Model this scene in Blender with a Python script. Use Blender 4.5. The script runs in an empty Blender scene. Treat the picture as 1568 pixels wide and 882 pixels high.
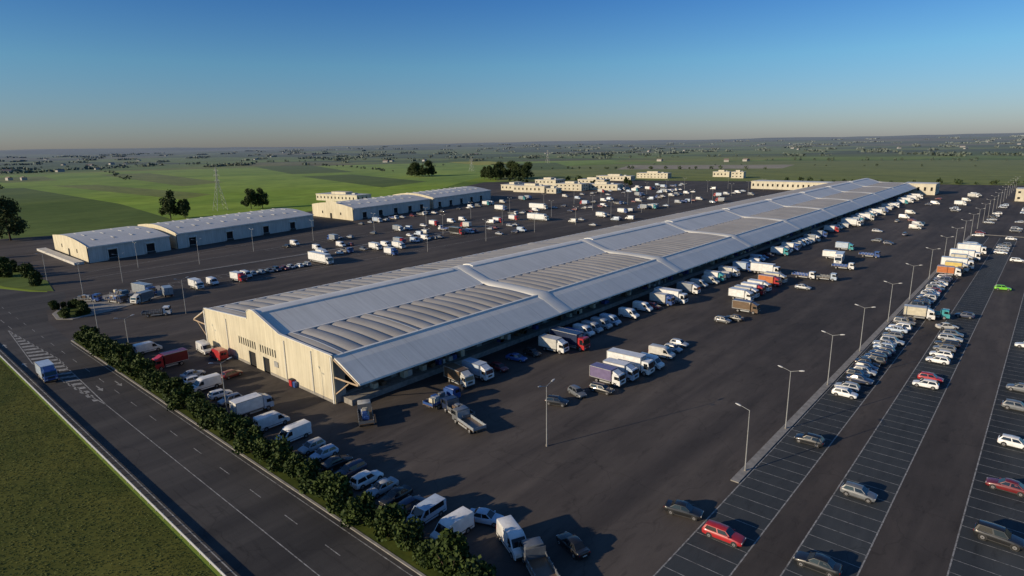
import bpy, math, random
import numpy as np
from mathutils import Matrix, Vector, noise
random.seed(7); rng=np.random.default_rng(7)
scene=bpy.context.scene
R=math.radians
H=44.0

# ------------------------------------------------------------------ materials
def newmat(name):
    m=bpy.data.materials.new(name); m.use_nodes=True
    nt=m.node_tree; b=nt.nodes["Principled BSDF"]
    return m,nt,b
def N(nt,t,**kw):
    n=nt.nodes.new(t)
    for k,v in kw.items(): setattr(n,k,v)
    return n
def ramp(nt,fac,stops):
    r=nt.nodes.new("ShaderNodeValToRGB"); e=r.color_ramp.elements
    while len(e)<len(stops): e.new(0.5)
    for i,(p,c) in enumerate(stops):
        e[i].position=p; e[i].color=(c[0],c[1],c[2],1)
    nt.links.new(fac,r.inputs[0]); return r.outputs[0]
def noi(nt,vec,scale,detail=4,rough=.6,dist=0):
    n=nt.nodes.new("ShaderNodeTexNoise"); n.inputs["Scale"].default_value=scale
    n.inputs["Detail"].default_value=detail; n.inputs["Roughness"].default_value=rough
    n.inputs["Distortion"].default_value=dist
    nt.links.new(vec,n.inputs["Vector"]); return n.outputs["Fac"]
def mapv(nt,vec,scale=(1,1,1),rot=(0,0,0),loc=(0,0,0)):
    n=nt.nodes.new("ShaderNodeMapping"); n.inputs["Scale"].default_value=scale
    n.inputs["Rotation"].default_value=rot; n.inputs["Location"].default_value=loc
    nt.links.new(vec,n.inputs["Vector"]); return n.outputs[0]
def mix(nt,a,b,fac,mode='MIX'):
    n=nt.nodes.new("ShaderNodeMix"); n.data_type='RGBA'; n.blend_type=mode
    for s,i in ((fac,0),(a,6),(b,7)):
        if hasattr(s,'is_linked') or hasattr(s,'links'): nt.links.new(s,n.inputs[i])
        elif i==0: n.inputs[0].default_value=s
        else: n.inputs[i].default_value=(s[0],s[1],s[2],1)
    return n.outputs[2]
def mth(nt,op,a,b=None):
    n=nt.nodes.new("ShaderNodeMath"); n.operation=op
    for i,s in enumerate((a,b)):
        if s is None: continue
        if hasattr(s,'links'): nt.links.new(s,n.inputs[i])
        else: n.inputs[i].default_value=s
    return n.outputs[0]
def bump(nt,b,h,strength=.3,dist=.05):
    n=nt.nodes.new("ShaderNodeBump"); n.inputs["Strength"].default_value=strength
    n.inputs["Distance"].default_value=dist
    nt.links.new(h,n.inputs["Height"]); nt.links.new(n.outputs[0],b.inputs["Normal"])
HAZE_TINT=(.27,.31,.35)
def haze_tint(nt,c,a=900,e=8000,mx=.86):  # aerial haze painted into base colour, stronger with distance from origin
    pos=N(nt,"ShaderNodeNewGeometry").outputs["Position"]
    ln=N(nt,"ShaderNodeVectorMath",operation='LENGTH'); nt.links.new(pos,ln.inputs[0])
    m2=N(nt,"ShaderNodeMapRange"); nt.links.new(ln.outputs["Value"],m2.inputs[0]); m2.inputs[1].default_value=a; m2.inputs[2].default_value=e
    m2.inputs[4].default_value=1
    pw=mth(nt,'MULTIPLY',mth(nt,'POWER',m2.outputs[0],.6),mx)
    return mix(nt,c,HAZE_TINT,pw)
def simple(name,col,rough=.6,metal=0,var=.15,scale=3,coat=0,spec=.5,hz=False):
    m,nt,b=newmat(name)
    tc=N(nt,"ShaderNodeTexCoord").outputs["Object"]
    f=noi(nt,tc,scale,3)
    c=ramp(nt,f,[(.3,[x*(1-var) for x in col]),(.7,[min(1,x*(1+var)) for x in col])])
    if hz: c=haze_tint(nt,c)
    nt.links.new(c,b.inputs["Base Color"])
    b.inputs["Roughness"].default_value=rough; b.inputs["Metallic"].default_value=metal
    b.inputs["Coat Weight"].default_value=coat; b.inputs["Specular IOR Level"].default_value=spec
    return m
MT={}
def paint(cn):
    cols=dict(white=(.70,.71,.70),silver=(.34,.36,.38),grey=(.13,.14,.15),black=(.013,.014,.016),navy=(.018,.03,.07),blue=(.03,.08,.26),
      red=(.36,.02,.025),darkred=(.14,.012,.015),green=(.16,.50,.03),teal=(.05,.30,.33),yellow=(.60,.46,.14),orange=(.45,.15,.05),cream=(.56,.52,.40),
      purple=(.16,.13,.24),brown=(.14,.095,.06),bluewhite=(.42,.50,.60),dirtywhite=(.50,.50,.47),tarp=(.26,.29,.32))
    if cn not in MT: MT[cn]=simple("paint_"+cn,cols[cn],.34,0,.14,1.1,.5)
    return MT[cn]
M_glass=simple("vehicle_glass",(.012,.015,.018),.08,0,.1,2,0,.6)
M_rub=simple("rubber",(.018,.018,.018),.9)
M_plast=simple("dark_plastic",(.03,.03,.032),.7)
M_hub=simple("wheel_hub",(.30,.30,.31),.45,.6)
M_lampw=simple("headlight",(.65,.65,.62),.15)
M_lampr=simple("tail_light",(.30,.01,.01),.25)
M_steel=simple("galvanised_steel",(.34,.35,.35),.55,.3)
M_kerb=simple("kerb_concrete",(.24,.23,.21),.9,0,.25,1)
M_dark=simple("interior_dark",(.012,.012,.013),.9)  # near-black panel colour stands in for interior shade behind wall openings
M_bark=simple("bark",(.09,.065,.045),.95)
def markmat():
    m,nt,b=newmat("worn_road_paint")
    pos=N(nt,"ShaderNodeNewGeometry").outputs["Position"]
    f=noi(nt,pos,1.6,6,.75)
    c=ramp(nt,f,[(.33,(.07,.066,.06)),(.5,(.26,.26,.25)),(.68,(.46,.46,.44))])
    nt.links.new(c,b.inputs["Base Color"]); b.inputs["Roughness"].default_value=.85; return m
M_mark=markmat()

def asphalt(name,c0,c1,seed=0,lane=False):
    m,nt,b=newmat(name)
    pos=N(nt,"ShaderNodeNewGeometry").outputs["Position"]
    big=noi(nt,mapv(nt,pos,(.030,.010,.03),loc=(seed,0,0)),1,5,.6,.6)
    mid=noi(nt,mapv(nt,pos,(.30,.10,.3),loc=(seed,2,0)),1,5,.65)
    fine=noi(nt,pos,9,3,.7)
    f=mth(nt,'ADD',mth(nt,'MULTIPLY',big,.65),mth(nt,'MULTIPLY',mid,.35))
    c=ramp(nt,f,[(.36,c0),(.62,c1)])
    fc=ramp(nt,fine,[(.3,(.82,.82,.82)),(.75,(1.15,1.15,1.15))])
    c=mix(nt,c,fc,1.0,'MULTIPLY')
    oil=noi(nt,mapv(nt,pos,(.9,.25,1) if not lane else (.12,1.4,1),loc=(seed+9,0,0)),1,4,.7,.6)
    o=ramp(nt,oil,[(.55,(1,1,1)),(.74,(.60,.60,.61))])
    c=mix(nt,c,o,.85,'MULTIPLY')
    sw=noi(nt,mapv(nt,pos,(.16,.008,1),(0,0,R(-6)),(seed+3,0,0)),1,4,.6,.5)
    c=mix(nt,c,ramp(nt,sw,[(.36,(.74,.74,.76)),(.64,(1.24,1.22,1.18))]),.95,'MULTIPLY')
    br=N(nt,"ShaderNodeTexVoronoi",distance='CHEBYCHEV'); br.inputs["Scale"].default_value=.045
    nt.links.new(mapv(nt,pos,(1,.5,1),(0,0,R(3)),(seed,0,0)),br.inputs["Vector"])
    s=N(nt,"ShaderNodeSeparateColor"); nt.links.new(br.outputs["Color"],s.inputs[0])
    c=mix(nt,c,ramp(nt,s.outputs[0],[(.0,(.84,.84,.86)),(.14,(.98,.98,.98)),(.86,(1,1,1)),(.95,(1.14,1.12,1.1))]),.7,'MULTIPLY')
    v=N(nt,"ShaderNodeTexVoronoi",feature='DISTANCE_TO_EDGE'); v.inputs["Scale"].default_value=.055
    wob=N(nt,"ShaderNodeVectorMath",operation='ADD'); nt.links.new(pos,wob.inputs[0])
    nn=N(nt,"ShaderNodeTexNoise"); nn.inputs["Scale"].default_value=.12; nn.inputs["Detail"].default_value=4
    nt.links.new(pos,nn.inputs["Vector"])
    sc=N(nt,"ShaderNodeVectorMath",operation='SCALE'); nt.links.new(nn.outputs["Color"],sc.inputs[0]); sc.inputs[3].default_value=9
    nt.links.new(sc.outputs[0],wob.inputs[1]); nt.links.new(wob.outputs[0],v.inputs["Vector"])
    cr=ramp(nt,v.outputs["Distance"],[(.0,(.62,.62,.62)),(.006,(1,1,1))])
    c=mix(nt,c,cr,.6,'MULTIPLY')
    nt.links.new(c,b.inputs["Base Color"])
    b.inputs["Roughness"].default_value=.85; b.inputs["Specular IOR Level"].default_value=.25
    bump(nt,b,fine,.25,.02)
    return m
M_lot=asphalt("lot_asphalt",(.044,.039,.036),(.094,.082,.073))
M_bay=asphalt("bay_asphalt",(.030,.037,.043),(.054,.061,.066),5)
M_road=asphalt("road_asphalt",(.042,.041,.041),(.070,.067,.065),11,True)

def leafmat(name,c0,c1,c2,hz=False,sc=.9):
    m,nt,b=newmat(name)
    pos=N(nt,"ShaderNodeNewGeometry").outputs["Position"]
    f=noi(nt,pos,sc,4,.7)
    c=ramp(nt,f,[(.3,c0),(.52,c1),(.72,c2)])
    if hz: c=haze_tint(nt,c)
    nt.links.new(c,b.inputs["Base Color"]); b.inputs["Roughness"].default_value=.7
    b.inputs["Specular IOR Level"].default_value=.2
    return m
M_leaf=leafmat("hedge_foliage",(.018,.032,.008),(.036,.058,.013),(.075,.105,.022))
M_leaf2=leafmat("tree_foliage",(.022,.035,.012),(.04,.06,.02),(.07,.09,.03))
M_blade=leafmat("grass_blades",(.040,.058,.014),(.072,.090,.020),(.13,.125,.030),False,.055)
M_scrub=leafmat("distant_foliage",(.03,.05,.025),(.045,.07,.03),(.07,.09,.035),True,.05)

def groundmat():
    m,nt,b=newmat("terrain_fields")
    pos=N(nt,"ShaderNodeNewGeometry").outputs["Position"]
    ln=N(nt,"ShaderNodeVectorMath",operation='LENGTH'); nt.links.new(pos,ln.inputs[0]); rad=ln.outputs["Value"]
    def parcels(scale,stretch,seed):
        nn=N(nt,"ShaderNodeTexNoise"); nn.inputs["Scale"].default_value=.0016; nt.links.new(pos,nn.inputs["Vector"])
        sc=N(nt,"ShaderNodeVectorMath",operation='SCALE'); nt.links.new(nn.outputs["Color"],sc.inputs[0]); sc.inputs[3].default_value=260
        ad=N(nt,"ShaderNodeVectorMath",operation='ADD'); nt.links.new(pos,ad.inputs[0]); nt.links.new(sc.outputs[0],ad.inputs[1])
        v=N(nt,"ShaderNodeTexVoronoi"); v.inputs["Scale"].default_value=scale
        nt.links.new(mapv(nt,ad.outputs[0],stretch,(0,0,R(25)),(seed,seed,0)),v.inputs["Vector"])
        s=N(nt,"ShaderNodeSeparateColor"); nt.links.new(v.outputs["Color"],s.inputs[0]); return s.outputs[0]
    p1=parcels(.0036,(1,.55,0),13)
    near=ramp(nt,p1,[(.0,(.12,.19,.04)),(.3,(.19,.28,.05)),(.5,(.10,.15,.045)),(.65,(.21,.29,.05)),(.80,(.24,.25,.07)),(.93,(.18,.16,.08))])
    near.node.color_ramp.interpolation='CONSTANT'
    p2=parcels(.0026,(.6,1.2,0),40)
    far=ramp(nt,p2,[(.0,(.09,.14,.05)),(.25,(.17,.24,.06)),(.45,(.07,.11,.05)),(.62,(.19,.25,.07)),(.8,(.20,.19,.11)),(.92,(.09,.12,.06))])
    far.node.color_ramp.interpolation='CONSTANT'
    mr=N(nt,"ShaderNodeMapRange"); nt.links.new(rad,mr.inputs[0]); mr.inputs[1].default_value=1300; mr.inputs[2].default_value=2200
    c=mix(nt,near,far,mr.outputs[0])
    n1=noi(nt,mapv(nt,pos,(.02,.02,.02)),1,6,.7)
    n2=noi(nt,mapv(nt,pos,(.004,.004,.004)),1,5,.65)
    c=mix(nt,c,ramp(nt,n1,[(.3,(.70,.74,.68)),(.7,(1.2,1.18,1.1))]),.9,'MULTIPLY')
    c=mix(nt,c,ramp(nt,n2,[(.35,(.7,.72,.72)),(.65,(1.2,1.15,1.1))]),.8,'MULTIPLY')
    n3=noi(nt,mapv(nt,pos,(.007,.016,.012),(0,0,R(41))),1,4,.75)
    sc=ramp(nt,n3,[(.55,(1,1,1)),(.64,(.5,.56,.54))])
    c=mix(nt,c,sc,mr.outputs[0],'MULTIPLY')
    c=haze_tint(nt,c)
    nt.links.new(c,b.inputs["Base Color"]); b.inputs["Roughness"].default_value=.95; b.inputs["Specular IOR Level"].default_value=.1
    return m
M_terr=groundmat()
def fieldmat(name,c0,c1,sc=(.05,.05,.05),k=9,hz=True,lo=.7):
    m,nt,b=newmat(name)
    pos=N(nt,"ShaderNodeNewGeometry").outputs["Position"]
    f=noi(nt,mapv(nt,pos,sc,(0,0,R(12))),1,6,.7)
    c=ramp(nt,f,[(.32,c0),(.66,c1)])
    f2=noi(nt,mapv(nt,pos,(sc[0]*k,sc[1]*k,1)),1,4,.7)
    c=mix(nt,c,ramp(nt,f2,[(.3,(lo,lo,lo)),(.7,(1.2,1.2,1.2))]),.8,'MULTIPLY')
    if hz: c=haze_tint(nt,c,700,8000)
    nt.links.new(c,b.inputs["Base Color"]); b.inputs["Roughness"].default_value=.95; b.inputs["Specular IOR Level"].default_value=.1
    return m
M_fgreen=fieldmat("field_green",(.14,.24,.035),(.29,.39,.06),(.006,.004,1))
M_fdark=fieldmat("field_dark",(.075,.12,.03),(.13,.18,.045),(.02,.008,1))
M_fyel=fieldmat("field_yellow",(.28,.30,.04),(.42,.40,.05),(.02,.006,1))
M_fbrown=fieldmat("field_bare",(.28,.25,.18),(.38,.34,.26),(.01,.01,1))
M_folive=fieldmat("field_olive",(.13,.165,.05),(.23,.26,.07),(.012,.03,1))
M_verge=fieldmat("verge_grass",(.035,.055,.012),(.09,.11,.022),(.25,.25,1),9,False)
M_bank=fieldmat("bank_grass",(.045,.064,.014),(.125,.125,.028),(.035,.05,1),14,False,.78)

def wallmat(name,c,stripe=1.2,axis=0,var=.12):
    m,nt,b=newmat(name)
    tc=N(nt,"ShaderNodeTexCoord").outputs["Object"]
    f=noi(nt,mapv(nt,tc,(.35,.35,.12)),1,5,.7)
    c1=ramp(nt,f,[(.3,[x*(1-var*1.6) for x in c]),(.7,[x*(1+var*.5) for x in c])])
    st=noi(nt,mapv(nt,tc,(2.2,2.2,.08)),1,3,.6)
    c1=mix(nt,c1,ramp(nt,st,[(.35,(.80,.79,.76)),(.6,(1,1,1))]),.8,'MULTIPLY')
    sep=N(nt,"ShaderNodeSeparateXYZ"); nt.links.new(tc,sep.inputs[0])
    fr=mth(nt,'FRACT',mth(nt,'DIVIDE',sep.outputs[axis],stripe))
    ln=ramp(nt,fr,[(.0,(.72,.72,.72)),(.03,(1,1,1))])
    c1=mix(nt,c1,ln,.8,'MULTIPLY')
    nt.links.new(c1,b.inputs["Base Color"]); b.inputs["Roughness"].default_value=.85
    b.inputs["Specular IOR Level"].default_value=.25
    return m
M_wall=wallmat("cream_panel_wall",(.62,.57,.43),2.4,0)
M_wally=wallmat("grey_panel_wall",(.42,.42,.40),2.4,1)
M_concr=wallmat("concrete_wall",(.56,.55,.52),6,1)
M_cream2=wallmat("cream_render",(.62,.58,.46),4,0)
def roofmat(name,c,period=0,axis=1,rough=.45,metal=0.0,var=.12,seam=.7):
    m,nt,b=newmat(name)
    tc=N(nt,"ShaderNodeTexCoord").outputs["Object"]
    f=noi(nt,mapv(nt,tc,(.08,.08,.08)),1,6,.7)
    c1=ramp(nt,f,[(.3,[x*(1-var) for x in c]),(.7,[x*(1+var) for x in c])])
    g=noi(nt,mapv(nt,tc,(.06,1.6,.06)),1,4,.7)
    c1=mix(nt,c1,ramp(nt,g,[(.35,(.84,.84,.83)),(.6,(1,1,1))]),.7,'MULTIPLY')
    if period:
        sep=N(nt,"ShaderNodeSeparateXYZ"); nt.links.new(tc,sep.inputs[0])
        fr=mth(nt,'FRACT',mth(nt,'DIVIDE',sep.outputs[axis],period))
        c1=mix(nt,c1,ramp(nt,fr,[(.0,(.6,.6,.61)),(.03,(1,1,1))]),seam,'MULTIPLY')
    nt.links.new(c1,b.inputs["Base Color"]); b.inputs["Roughness"].default_value=rough
    b.inputs["Metallic"].default_value=metal
    return m
M_rwhite=roofmat("white_roof_sheet",(.70,.69,.63),11.62,1,.5,0,.09,.5)
M_rvault=roofmat("grey_vault_sheet",(.335,.325,.305),0,1,.55,0,.16)
M_rgut=simple("gutter_grey",(.20,.195,.19),.8)
M_rgrey=roofmat("grey_roof_sheet",(.54,.54,.52),4,1,.5)
M_trim=simple("white_trim",(.66,.66,.63),.5,0,.08,.3)
M_lh=simple("lamp_head",(.40,.41,.42),.5)

# ------------------------------------------------------------------ mesh helper
class MB:
    def __init__(s): s.v=[];s.f=[];s.m=[];s.mats=[]
    def mi(s,mat):
        if mat not in s.mats: s.mats.append(mat)
        return s.mats.index(mat)
    def add(s,vs,fs,mat):
        o=len(s.v); s.v+= [tuple(p) for p in vs]; i=s.mi(mat)
        for f in fs: s.f.append([k+o for k in f]); s.m.append(i)
    def quad(s,a,b,c,d,mat): s.add([a,b,c,d],[(0,1,2,3)],mat)
    def box(s,x0,x1,y0,y1,z0,z1,mat):
        v=[(x0,y0,z0),(x1,y0,z0),(x1,y1,z0),(x0,y1,z0),(x0,y0,z1),(x1,y0,z1),(x1,y1,z1),(x0,y1,z1)]
        s.add(v,[(0,3,2,1),(4,5,6,7),(0,1,5,4),(1,2,6,5),(2,3,7,6),(3,0,4,7)],mat)
    def chbox(s,x0,x1,y0,y1,z0,z1,mat,c=.06):
        pr=[(y0+c,z0),(y1-c,z0),(y1,z0+c),(y1,z1-c),(y1-c,z1),(y0+c,z1),(y0,z1-c),(y0,z0+c)]
        s.loft([[(x,)+p for p in pr] for x in (x0,x1)],mat,True)
    def loft(s,rings,mat,cap=True,closed=True):
        n=len(rings[0]); vs=[p for r in rings for p in r]; fs=[]
        for i in range(len(rings)-1):
            for j in range(n if closed else n-1):
                k=(j+1)%n
                fs.append((i*n+j,i*n+k,(i+1)*n+k,(i+1)*n+j))
        if cap:
            fs.append(tuple(range(n))[::-1]); fs.append(tuple((len(rings)-1)*n+j for j in range(n)))
        s.add(vs,fs,mat)
    def cyl(s,p0,p1,r0,r1,mat,n=8,cap=True):
        p0=Vector(p0);p1=Vector(p1);d=(p1-p0).normalized()
        a=d.orthogonal().normalized();b=d.cross(a)
        rings=[[tuple(p+r*(math.cos(t*2*math.pi/n)*a+math.sin(t*2*math.pi/n)*b)) for t in range(n)] for p,r in ((p0,r0),(p1,r1))]
        s.loft(rings,mat,cap)
    def mesh(s,name,smooth=False,ang=None):
        me=bpy.data.meshes.new(name); me.from_pydata(s.v,[],s.f)
        for m in s.mats: me.materials.append(m)
        me.polygons.foreach_set("material_index",s.m)
        if smooth: me.polygons.foreach_set("use_smooth",[True]*len(s.f))
        me.update()
        import bmesh
        bm=bmesh.new(); bm.from_mesh(me); bmesh.ops.recalc_face_normals(bm,faces=bm.faces); bm.to_mesh(me); bm.free()
        if smooth and ang:
            try: me.set_sharp_from_angle(angle=R(ang))
            except Exception: pass
        return me
    def obj(s,name,parent=None,smooth=False,ang=None,loc=None):
        o=bpy.data.objects.new(name,s.mesh(name,smooth,ang)); scene.collection.objects.link(o)
        if parent: o.parent=parent
        if loc: o.location=loc
        return o
def empty(name,loc=(0,0,0),rz=0):
    e=bpy.data.objects.new(name,None); scene.collection.objects.link(e); e.location=loc; e.rotation_euler=(0,0,rz); e.empty_display_size=.5
    return e
def inst(me,name,loc,rz=0,sc=1,scz=None):
    o=bpy.data.objects.new(name,me); scene.collection.objects.link(o); o.location=loc; o.rotation_euler=(0,0,rz)
    o.scale=(sc,sc,scz if scz else sc); return o
def quadcloud(cent,size,flat=0.0,aspect=1.0,up=False):
    n=len(cent); a=rng.normal(size=(n,3)); 
    if flat: a[:,2]*=flat
    a/=np.linalg.norm(a,axis=1)[:,None]
    b=rng.normal(size=(n,3)); b-=a*(a*b).sum(1)[:,None]; b/=np.linalg.norm(b,axis=1)[:,None]
    s=(size*rng.uniform(.6,1.35,n))[:,None] if np.isscalar(size) else (size*rng.uniform(.7,1.3,n))[:,None]
    a=a*s;b=b*s*aspect
    v=np.stack([cent-a-b*.4,cent+b*-1.0+a*.3,cent+a+b*.4,cent+b-a*.3],1).reshape(-1,3)
    return v
def cloudmesh(name,v,mat,extra=None):
    n=len(v)//4
    me=bpy.data.meshes.new(name)
    ev=[] ; ef=[]
    if extra: ev=extra.v; ef=extra.f
    allv=np.concatenate([np.array(ev,float).reshape(-1,3),v]) if ev else v
    o=len(ev)
    loops=[];starts=[];mi=[]
    L=0
    for k,f in enumerate(ef):
        starts.append(L);loops+=list(f);L+=len(f);mi.append(1+extra.m[k])
    q=(np.arange(4*n)+o)
    starts=np.concatenate([np.array(starts,int),L+4*np.arange(n)])
    loops=np.concatenate([np.array(loops,int),q]); 
    mi=np.concatenate([np.array(mi,int),np.zeros(n,int)])
    me.vertices.add(len(allv)); me.vertices.foreach_set("co",allv.astype(np.float32).ravel())
    me.loops.add(len(loops)); me.loops.foreach_set("vertex_index",loops.astype(np.int32))
    me.polygons.add(len(starts)); me.polygons.foreach_set("loop_start",starts.astype(np.int32))
    me.materials.append(mat)
    if extra:
        for m in extra.mats: me.materials.append(m)
    me.polygons.foreach_set("material_index",mi.astype(np.int32))
    me.update(calc_edges=True); me.validate()
    return me

# ------------------------------------------------------------------ terrain
def hz(x,y):
    r=math.hypot(x,y)
    if r<1500: return -.06
    k=min(1,(r-1500)/4500.0); k=k*k
    h=noise.fractal(Vector((x/2600.0,y/2600.0,3.1)),1.0,2.0,5)
    h2=noise.noise(Vector((x/700.0,y/700.0,9)))
    base=36+32*h+8*h2
    far=min(1,max(0,(r-7000)/6000.0))
    return -.06+k*base+far*(30+30*noise.noise(Vector((x/5000.0,y/5000.0,1))))-(r>14000)*300
def terrain():
    NR,NA=110,260
    rs=[0.0]+[60*(15000/60)**(i/(NR-1)) for i in range(NR)]
    vs=[(0,0,-.06)];fs=[]
    for i in range(1,len(rs)):
        for j in range(NA):
            a=2*math.pi*j/NA; x=rs[i]*math.cos(a);y=rs[i]*math.sin(a); vs.append((x,y,hz(x,y)))
    for j in range(NA): fs.append((0,1+j,1+(j+1)%NA))
    for i in range(len(rs)-2):
        o=1+i*NA
        for j in range(NA):
            k=(j+1)%NA; fs.append((o+j,o+NA+j,o+NA+k,o+k))
    me=bpy.data.meshes.new("ground"); me.from_pydata(vs,[],fs); me.materials.append(M_terr)
    me.polygons.foreach_set("use_smooth",[True]*len(fs)); me.update()
    o=bpy.data.objects.new("ground",me); scene.collection.objects.link(o)
terrain()
def sheet(name,pts,z,mat):
    b=MB(); b.add([(x,y,z) for x,y in pts],[tuple(range(len(pts)))],mat); return b.obj(name)
sheet("parking_lot",[(-420,46),(-300,44),(-262,50),(-232,43.5),(-212,35),(-175,35),(-60,35),(-34,35),(-34,-80),(140,-80),(140,760),(-94,712),(-235,692),(-400,640),(-520,540),(-430,360),(-392,220),(-400,100)],0.0,M_lot)
sheet("road",[(-600,21.8),(30,21.8),(30,35.2),(-176,35.2),(-196,36),(-212,39),(-226,47),(-236,49),(-246,42),(-262,36),(-300,33),(-600,32)],.004,M_road)
F=[("field",[(-400,60),(-1500,30),(-2000,300),(-1500,1500),(-900,1500),(-620,640),(-440,370),(-396,220)],-.03,M_fgreen),
 ("field_strip",[(-400,62),(-1100,60),(-1000,185),(-600,175),(-398,150)],-.01,M_fdark),
 ("field_strip",[(-600,225),(-1020,220),(-980,262),(-640,270)],-.01,M_folive),
 ("field_yellow",[(-860,70),(-1500,90),(-1450,150),(-900,140)],.01,M_fyel),
 ("field_strip",[(-820,310),(-1400,380),(-1380,460),(-860,380)],.01,M_folive),
 ("field_strip",[(-560,420),(-900,520),(-880,600),(-600,520)],.01,M_fdark),
 ("field_strip",[(-1000,560),(-1650,800),(-1600,930),(-960,660)],.01,M_fdark),
 ("field_yellow",[(-1200,200),(-1480,215),(-1440,300),(-1210,270)],.01,M_folive),
 ("field_strip",[(-700,800),(-1000,1060),(-900,1180),(-640,900)],.01,M_fdark),
 ("field_yellow",[(-980,1000),(-1400,1250),(-1320,1340),(-930,1080)],.01,M_fyel),
 ("field_scrub",[(-520,560),(-400,645),(-235,696),(-94,716),(140,765),(900,1000),(900,1470),(-100,1490),(-620,1330),(-780,900)],-.02,M_folive),
 ("field_bare",[(-560,900),(-330,1020),(-360,1180),(-640,1080)],.0,M_fbrown)]
for nme,pts,z,m in F: sheet(nme,pts,z,m)
sheet("grass_bank",[(-600,21.2),(-600,-60),(-34,-60),(-34,21.2)],-.02,M_bank)
sheet("grass_island",[(-420,33.5),(-300,34.5),(-262,38),(-246,43.5),(-240,47),(-262,50),(-300,46),(-420,47)],.12,M_fdark)
b=MB()
b.box(-172,-36,35.2,35.5,-.05,.14,M_kerb); b.box(-172,-36,38.7,39.0,-.05,.14,M_kerb); b.box(-172.3,-172,35.2,39,-.05,.14,M_kerb)
b.obj("kerb")
sheet("hedge_verge",[(-172,35.5),(-36,35.5),(-36,38.7),(-172,38.7)],.10,M_verge)
isl=[(-198,38.2),(-206,39),(-214,43),(-220,56),(-221,72),(-205,69),(-196,50),(-194.5,41)]
b=MB(); b.loft([[(x,y,-.05) for x,y in isl],[(x,y,.13) for x,y in isl]],M_kerb,True); b.obj("traffic_island")
sheet("island_grass",[(-199,39.2),(-206,40),(-212.5,43.5),(-214,47),(-204,47),(-197,46),(-196,42)],.135,M_verge)

# road markings
b=MB(); Z=.009
def line(x0,y0,x1,y1,w=.15,z=Z,bb=None):
    bb=bb or b
    d=Vector((x1-x0,y1-y0)); 
    if d.length<1e-6: return
    n=Vector((-d.y,d.x)).normalized()*w/2
    bb.quad((x0-n.x,y0-n.y,z),(x1-n.x,y1-n.y,z),(x1+n.x,y1+n.y,z),(x0+n.x,y0+n.y,z),M_mark)
line(-600,22.6,20,22.6,.14); line(-170,34.6,-36,34.6,.12)
x=-300
while x<0:
    if x<-196: line(x,28.3,x+4.5,28.3,.13)
    line(x,31.6,x+3,31.6,.11)
    x+=9
line(-122,28.3,20,28.3,.12)
line(-196,27.4,-160,29.6,.18);line(-160,29.6,-122,28.3,.18);line(-196,27.4,-160,25.2,.18);line(-160,25.2,-122,28.3,.18)
x=-192
while x<-126:
    c=1-abs((x+160)/(36. if x<-160 else 38.)); hw=2.2*c
    b.quad((x,27.6-hw,Z),(x+1.4,27.6-hw,Z),(x+1.4+hw*.9,27.6+hw,Z),(x+hw*.9,27.6+hw,Z),M_mark); x+=3.1
def arrow(x,y,s,bb):
    bb.quad((x,y-.12,Z),(x+2.4*s,y-.12,Z),(x+2.4*s,y+.12,Z),(x,y+.12,Z),M_mark)
    bb.add([(x+2.4*s,y-.5,Z),(x+2.4*s,y+.5,Z),(x+4*s,y,Z)],[(0,1,2)],M_mark)
for ax,ay,s in ((-134,33.2,1),(-134,30,1),(-178,24,-1),(-158,23.9,-1)): arrow(ax,ay,s,b)
b.obj("road_markings")
bs=MB()
for x0,x1 in ((-26,-20),(-16,-10),(-3,3),(14,20)):
    bs.quad((x0,40,.004),(x1,40,.004),(x1,345,.004),(x0,345,.004),M_bay)
bs.obj("parking_bay_surface")
b=MB()
for x0,x1 in ((-26,-20),(-16,-10),(-3,3)):
    y=42.5
    while y<340:
        line(x0,y,x1,y,.085); y+=2.6
for x0 in (-26,-20,-16,-10,-3,3): line(x0,40,x0,345,.15)
for xx,(ya,yb) in {-204:(75,250),-222:(75,500),-238:(90,500),-262:(130,460)}.items(): 
    line(xx,ya,xx,yb,.2)
    if xx in(-222,-262):
        y=ya
        while y<yb: line(xx,y,xx+5.5,y,.13); y+=3.2
line(-268,60,-296,190,.25); line(-255,60,-270,190,.25)
b.obj("parking_markings")
b=MB(); b.box(-27.3,-26.2,74,345,-.02,.14,M_kerb)
b.box(-24,4,352,353,-.02,.14,M_kerb)
b.box(-236.5,-235.5,70,300,-.02,.14,M_kerb)
b.obj("median_kerb")
b=MB()
b.loft([[(x,21.5,.45),(x,21.42,.52),(x,21.5,.6),(x,21.42,.68),(x,21.5,.76),(x,21.56,.76),(x,21.56,.45)] for x in (-420,-200,10)],M_steel,True)
x=-420
while x<10: b.box(x,x+.1,21.57,21.7,-.05,.74,M_steel); x+=2.6
b.obj("guard_rail")

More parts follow.
